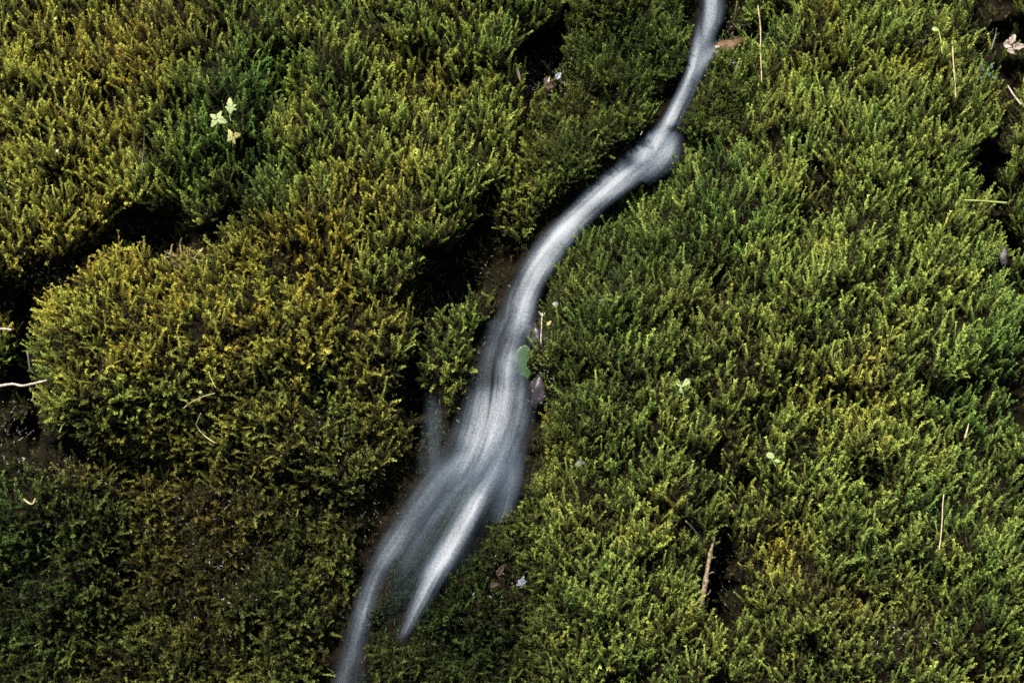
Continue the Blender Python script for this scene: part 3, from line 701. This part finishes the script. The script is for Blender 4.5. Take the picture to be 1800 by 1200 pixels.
tag(tube('straw', [(1332, 10), (1334, 24), (1336, 40), (1337, 60), (1337, 90), (1338, 120), (1339, 146)], (1.3, 1.0), .050, STRAW, None, 6, seed=7, knots=(.22, .42)), 'long pale straw standing right of the stream at the top', 'straw')
tag(tube('straw', [(1674, 72), (1675, 95), (1677, 125), (1679, 150), (1680, 172)], (1.2, 1.1), .046, STRAW, None, 6, seed=8, knots=(.5,)), 'upright tan straw in the moss near the top right', 'straw')
tag(tube('straw', [(1772, 151), (1779, 163), (1787, 174), (1795, 184)], (1.2, 1.9), .05, WOOD, None, 6, seed=9), 'short slanting pale straw at the right edge', 'straw')
tag(tube('straw', [(1659, 868), (1657, 890), (1656, 915), (1654, 940), (1651, 966)], (1.1, 1.1), .046, STRAW, None, 6, seed=10), 'thin whitish straw low in the right moss slope', 'straw')
tag(tube('straw', [(1703, 744), (1700, 756), (1696, 770)], (.9, 2.2), .05, STRAW, None, 6, seed=11), 'short tapering straw tip in the right moss slope', 'straw')
tag(tube('twig', [(1752, 50), (1750, 62), (1746, 76), (1742, 88)], (1.0, 1.6), .045, GREY, None, 6, seed=12), 'short grey twig left of the withered leaf', 'twig')
tag(tube('grass_stem', [(1695, 352), (1720, 353), (1745, 355), (1770, 357)], (1.4, 2.0), [.125, .125, .12, .118], GRASS, None, 6, seed=13), 'green grass stem bridging the cleft near the right edge', 'grass stem')
tag(tube('grass_stem', [(378, 691), (362, 695), (350, 700), (336, 707), (328, 713), (323, 717)], (.9, 1.1), .04, STRAW, None, 6, seed=14), 'pale arching grass stem on the rounded left cushion', 'grass stem')
tag(tube('grass_stem', [(353, 726), (348, 738), (345, 746), (350, 755), (358, 764), (368, 772), (378, 778)], (.9, 1.1), .042, STRAW, None, 6, seed=15), 'pale sharply bent grass stem on the underside of the left cushion', 'grass stem')
tag(tube('grass_stem', [(367, 653), (370, 663), (375, 673), (380, 682)], (1.1, .8), .042, GRASS, None, 6, seed=16), 'short yellow green grass stem above the arching one', 'grass stem')
tag(tube('grass_stem', [(254, 230), (253, 250), (251, 275), (250, 305)], (.7, .6), .045, GREY, None, 5, seed=17), 'thin grey upright stem in the upper left moss', 'grass stem')
t = root('dry_stem', 952, 550); tag(t, 'thin forked white stem on the right rim of the stream', 'grass stem')
tube('stalk', [(953, 550), (952, 575), (951, 590), (951, 604)], (1.1, .9), .04, WOOD, t, 5, seed=18)
tube('fork', [(953, 556), (949, 550), (947, 547)], (.9, .5), .041, WOOD, t, 5, seed=19); tube('fork', [(953, 556), (957, 552), (958, 549)], (.9, .5), .041, WOOD, t, 5, seed=20)
tag(tube('twig', [(1126, 238), (1129, 231)], (.8, .6), .05, WOOD, None, 5, seed=21), 'tiny pale twig on the left rim of the stream bend', 'twig')
tag(tube('twig', [(1205, 915), (1228, 940), (1235, 955)], (1.2, .8), .03, GREY, None, 5, seed=22), 'thin dark twig above the lichened one', 'twig')

# a dead straw-coloured moss clump
k = 70; r = np.random.default_rng(5); cx, cy = 325 + r.normal(0, 15, k), 458 + r.normal(0, 7, k)
o = shoots('dried_moss_clump', P(cx, cy, samp(HGT, cx, cy) + .012), r.normal(0, .6, (k, 3)) + np.array([0, -.8, .2]), r.uniform(.014, .028, k), r.uniform(.5, .9, k), r.integers(0, NFEA, k), np.array([.30, .235, .10]) * r.lognormal(0, .3, (k, 1)), 9)
tag(o, 'withered straw coloured moss clump in the dark gap above the left cushion', 'moss', kind='stuff')

# litter: flakes and bits caught in the hollows
def litter(name, label, spots_, seed):
    r = random.Random(seed); V, F = [], []
    for cx, cy, rx, ry, cnt in spots_:
        for _ in range(cnt):
            x, y = r.gauss(cx, rx * .5), r.gauss(cy, ry * .5)
            p, e1, e2, n_ = frame(x, y, r.uniform(.008, .022), .5)
            a = r.uniform(0, 6.28); d = e1 * math.cos(a) + e2 * math.sin(a) + n_ * r.uniform(-.3, .3); s_ = n_.cross(d)
            L, Wd = r.uniform(1.2, 4.5) * MM, r.uniform(.4, 1.0) * MM
            b_ = len(V); h = n_ * .0008
            V.extend([p - d * L, p + s_ * Wd + h, p + d * L, p - s_ * Wd + h, p - n_ * .0006])
            F.extend([(b_, b_ + 1, b_ + 3), (b_ + 1, b_ + 2, b_ + 3), (b_, b_ + 4, b_ + 1), (b_ + 1, b_ + 4, b_ + 2), (b_ + 2, b_ + 4, b_ + 3), (b_ + 3, b_ + 4, b_)])
    return tag(link_mesh(name, V, F, LITTER, None, False), label, 'litter', kind='stuff')
litter('litter', 'pale flakes and bits of plant litter caught in the hollows of the bank', [(950, 135, 55, 45, 120), (1300, 60, 40, 40, 70), (1290, 105, 40, 20, 40), (25, 760, 40, 60, 60), (100, 830, 90, 30, 50), (400, 1020, 90, 120, 70), (250, 930, 200, 90, 50), (660, 880, 30, 70, 20), (950, 650, 20, 80, 50), (840, 460, 40, 60, 30), (870, 1040, 80, 60, 15), (1270, 1000, 30, 60, 20), (60, 480, 90, 30, 50), (1580, 1120, 120, 50, 50), (600, 770, 80, 90, 60)], 3)
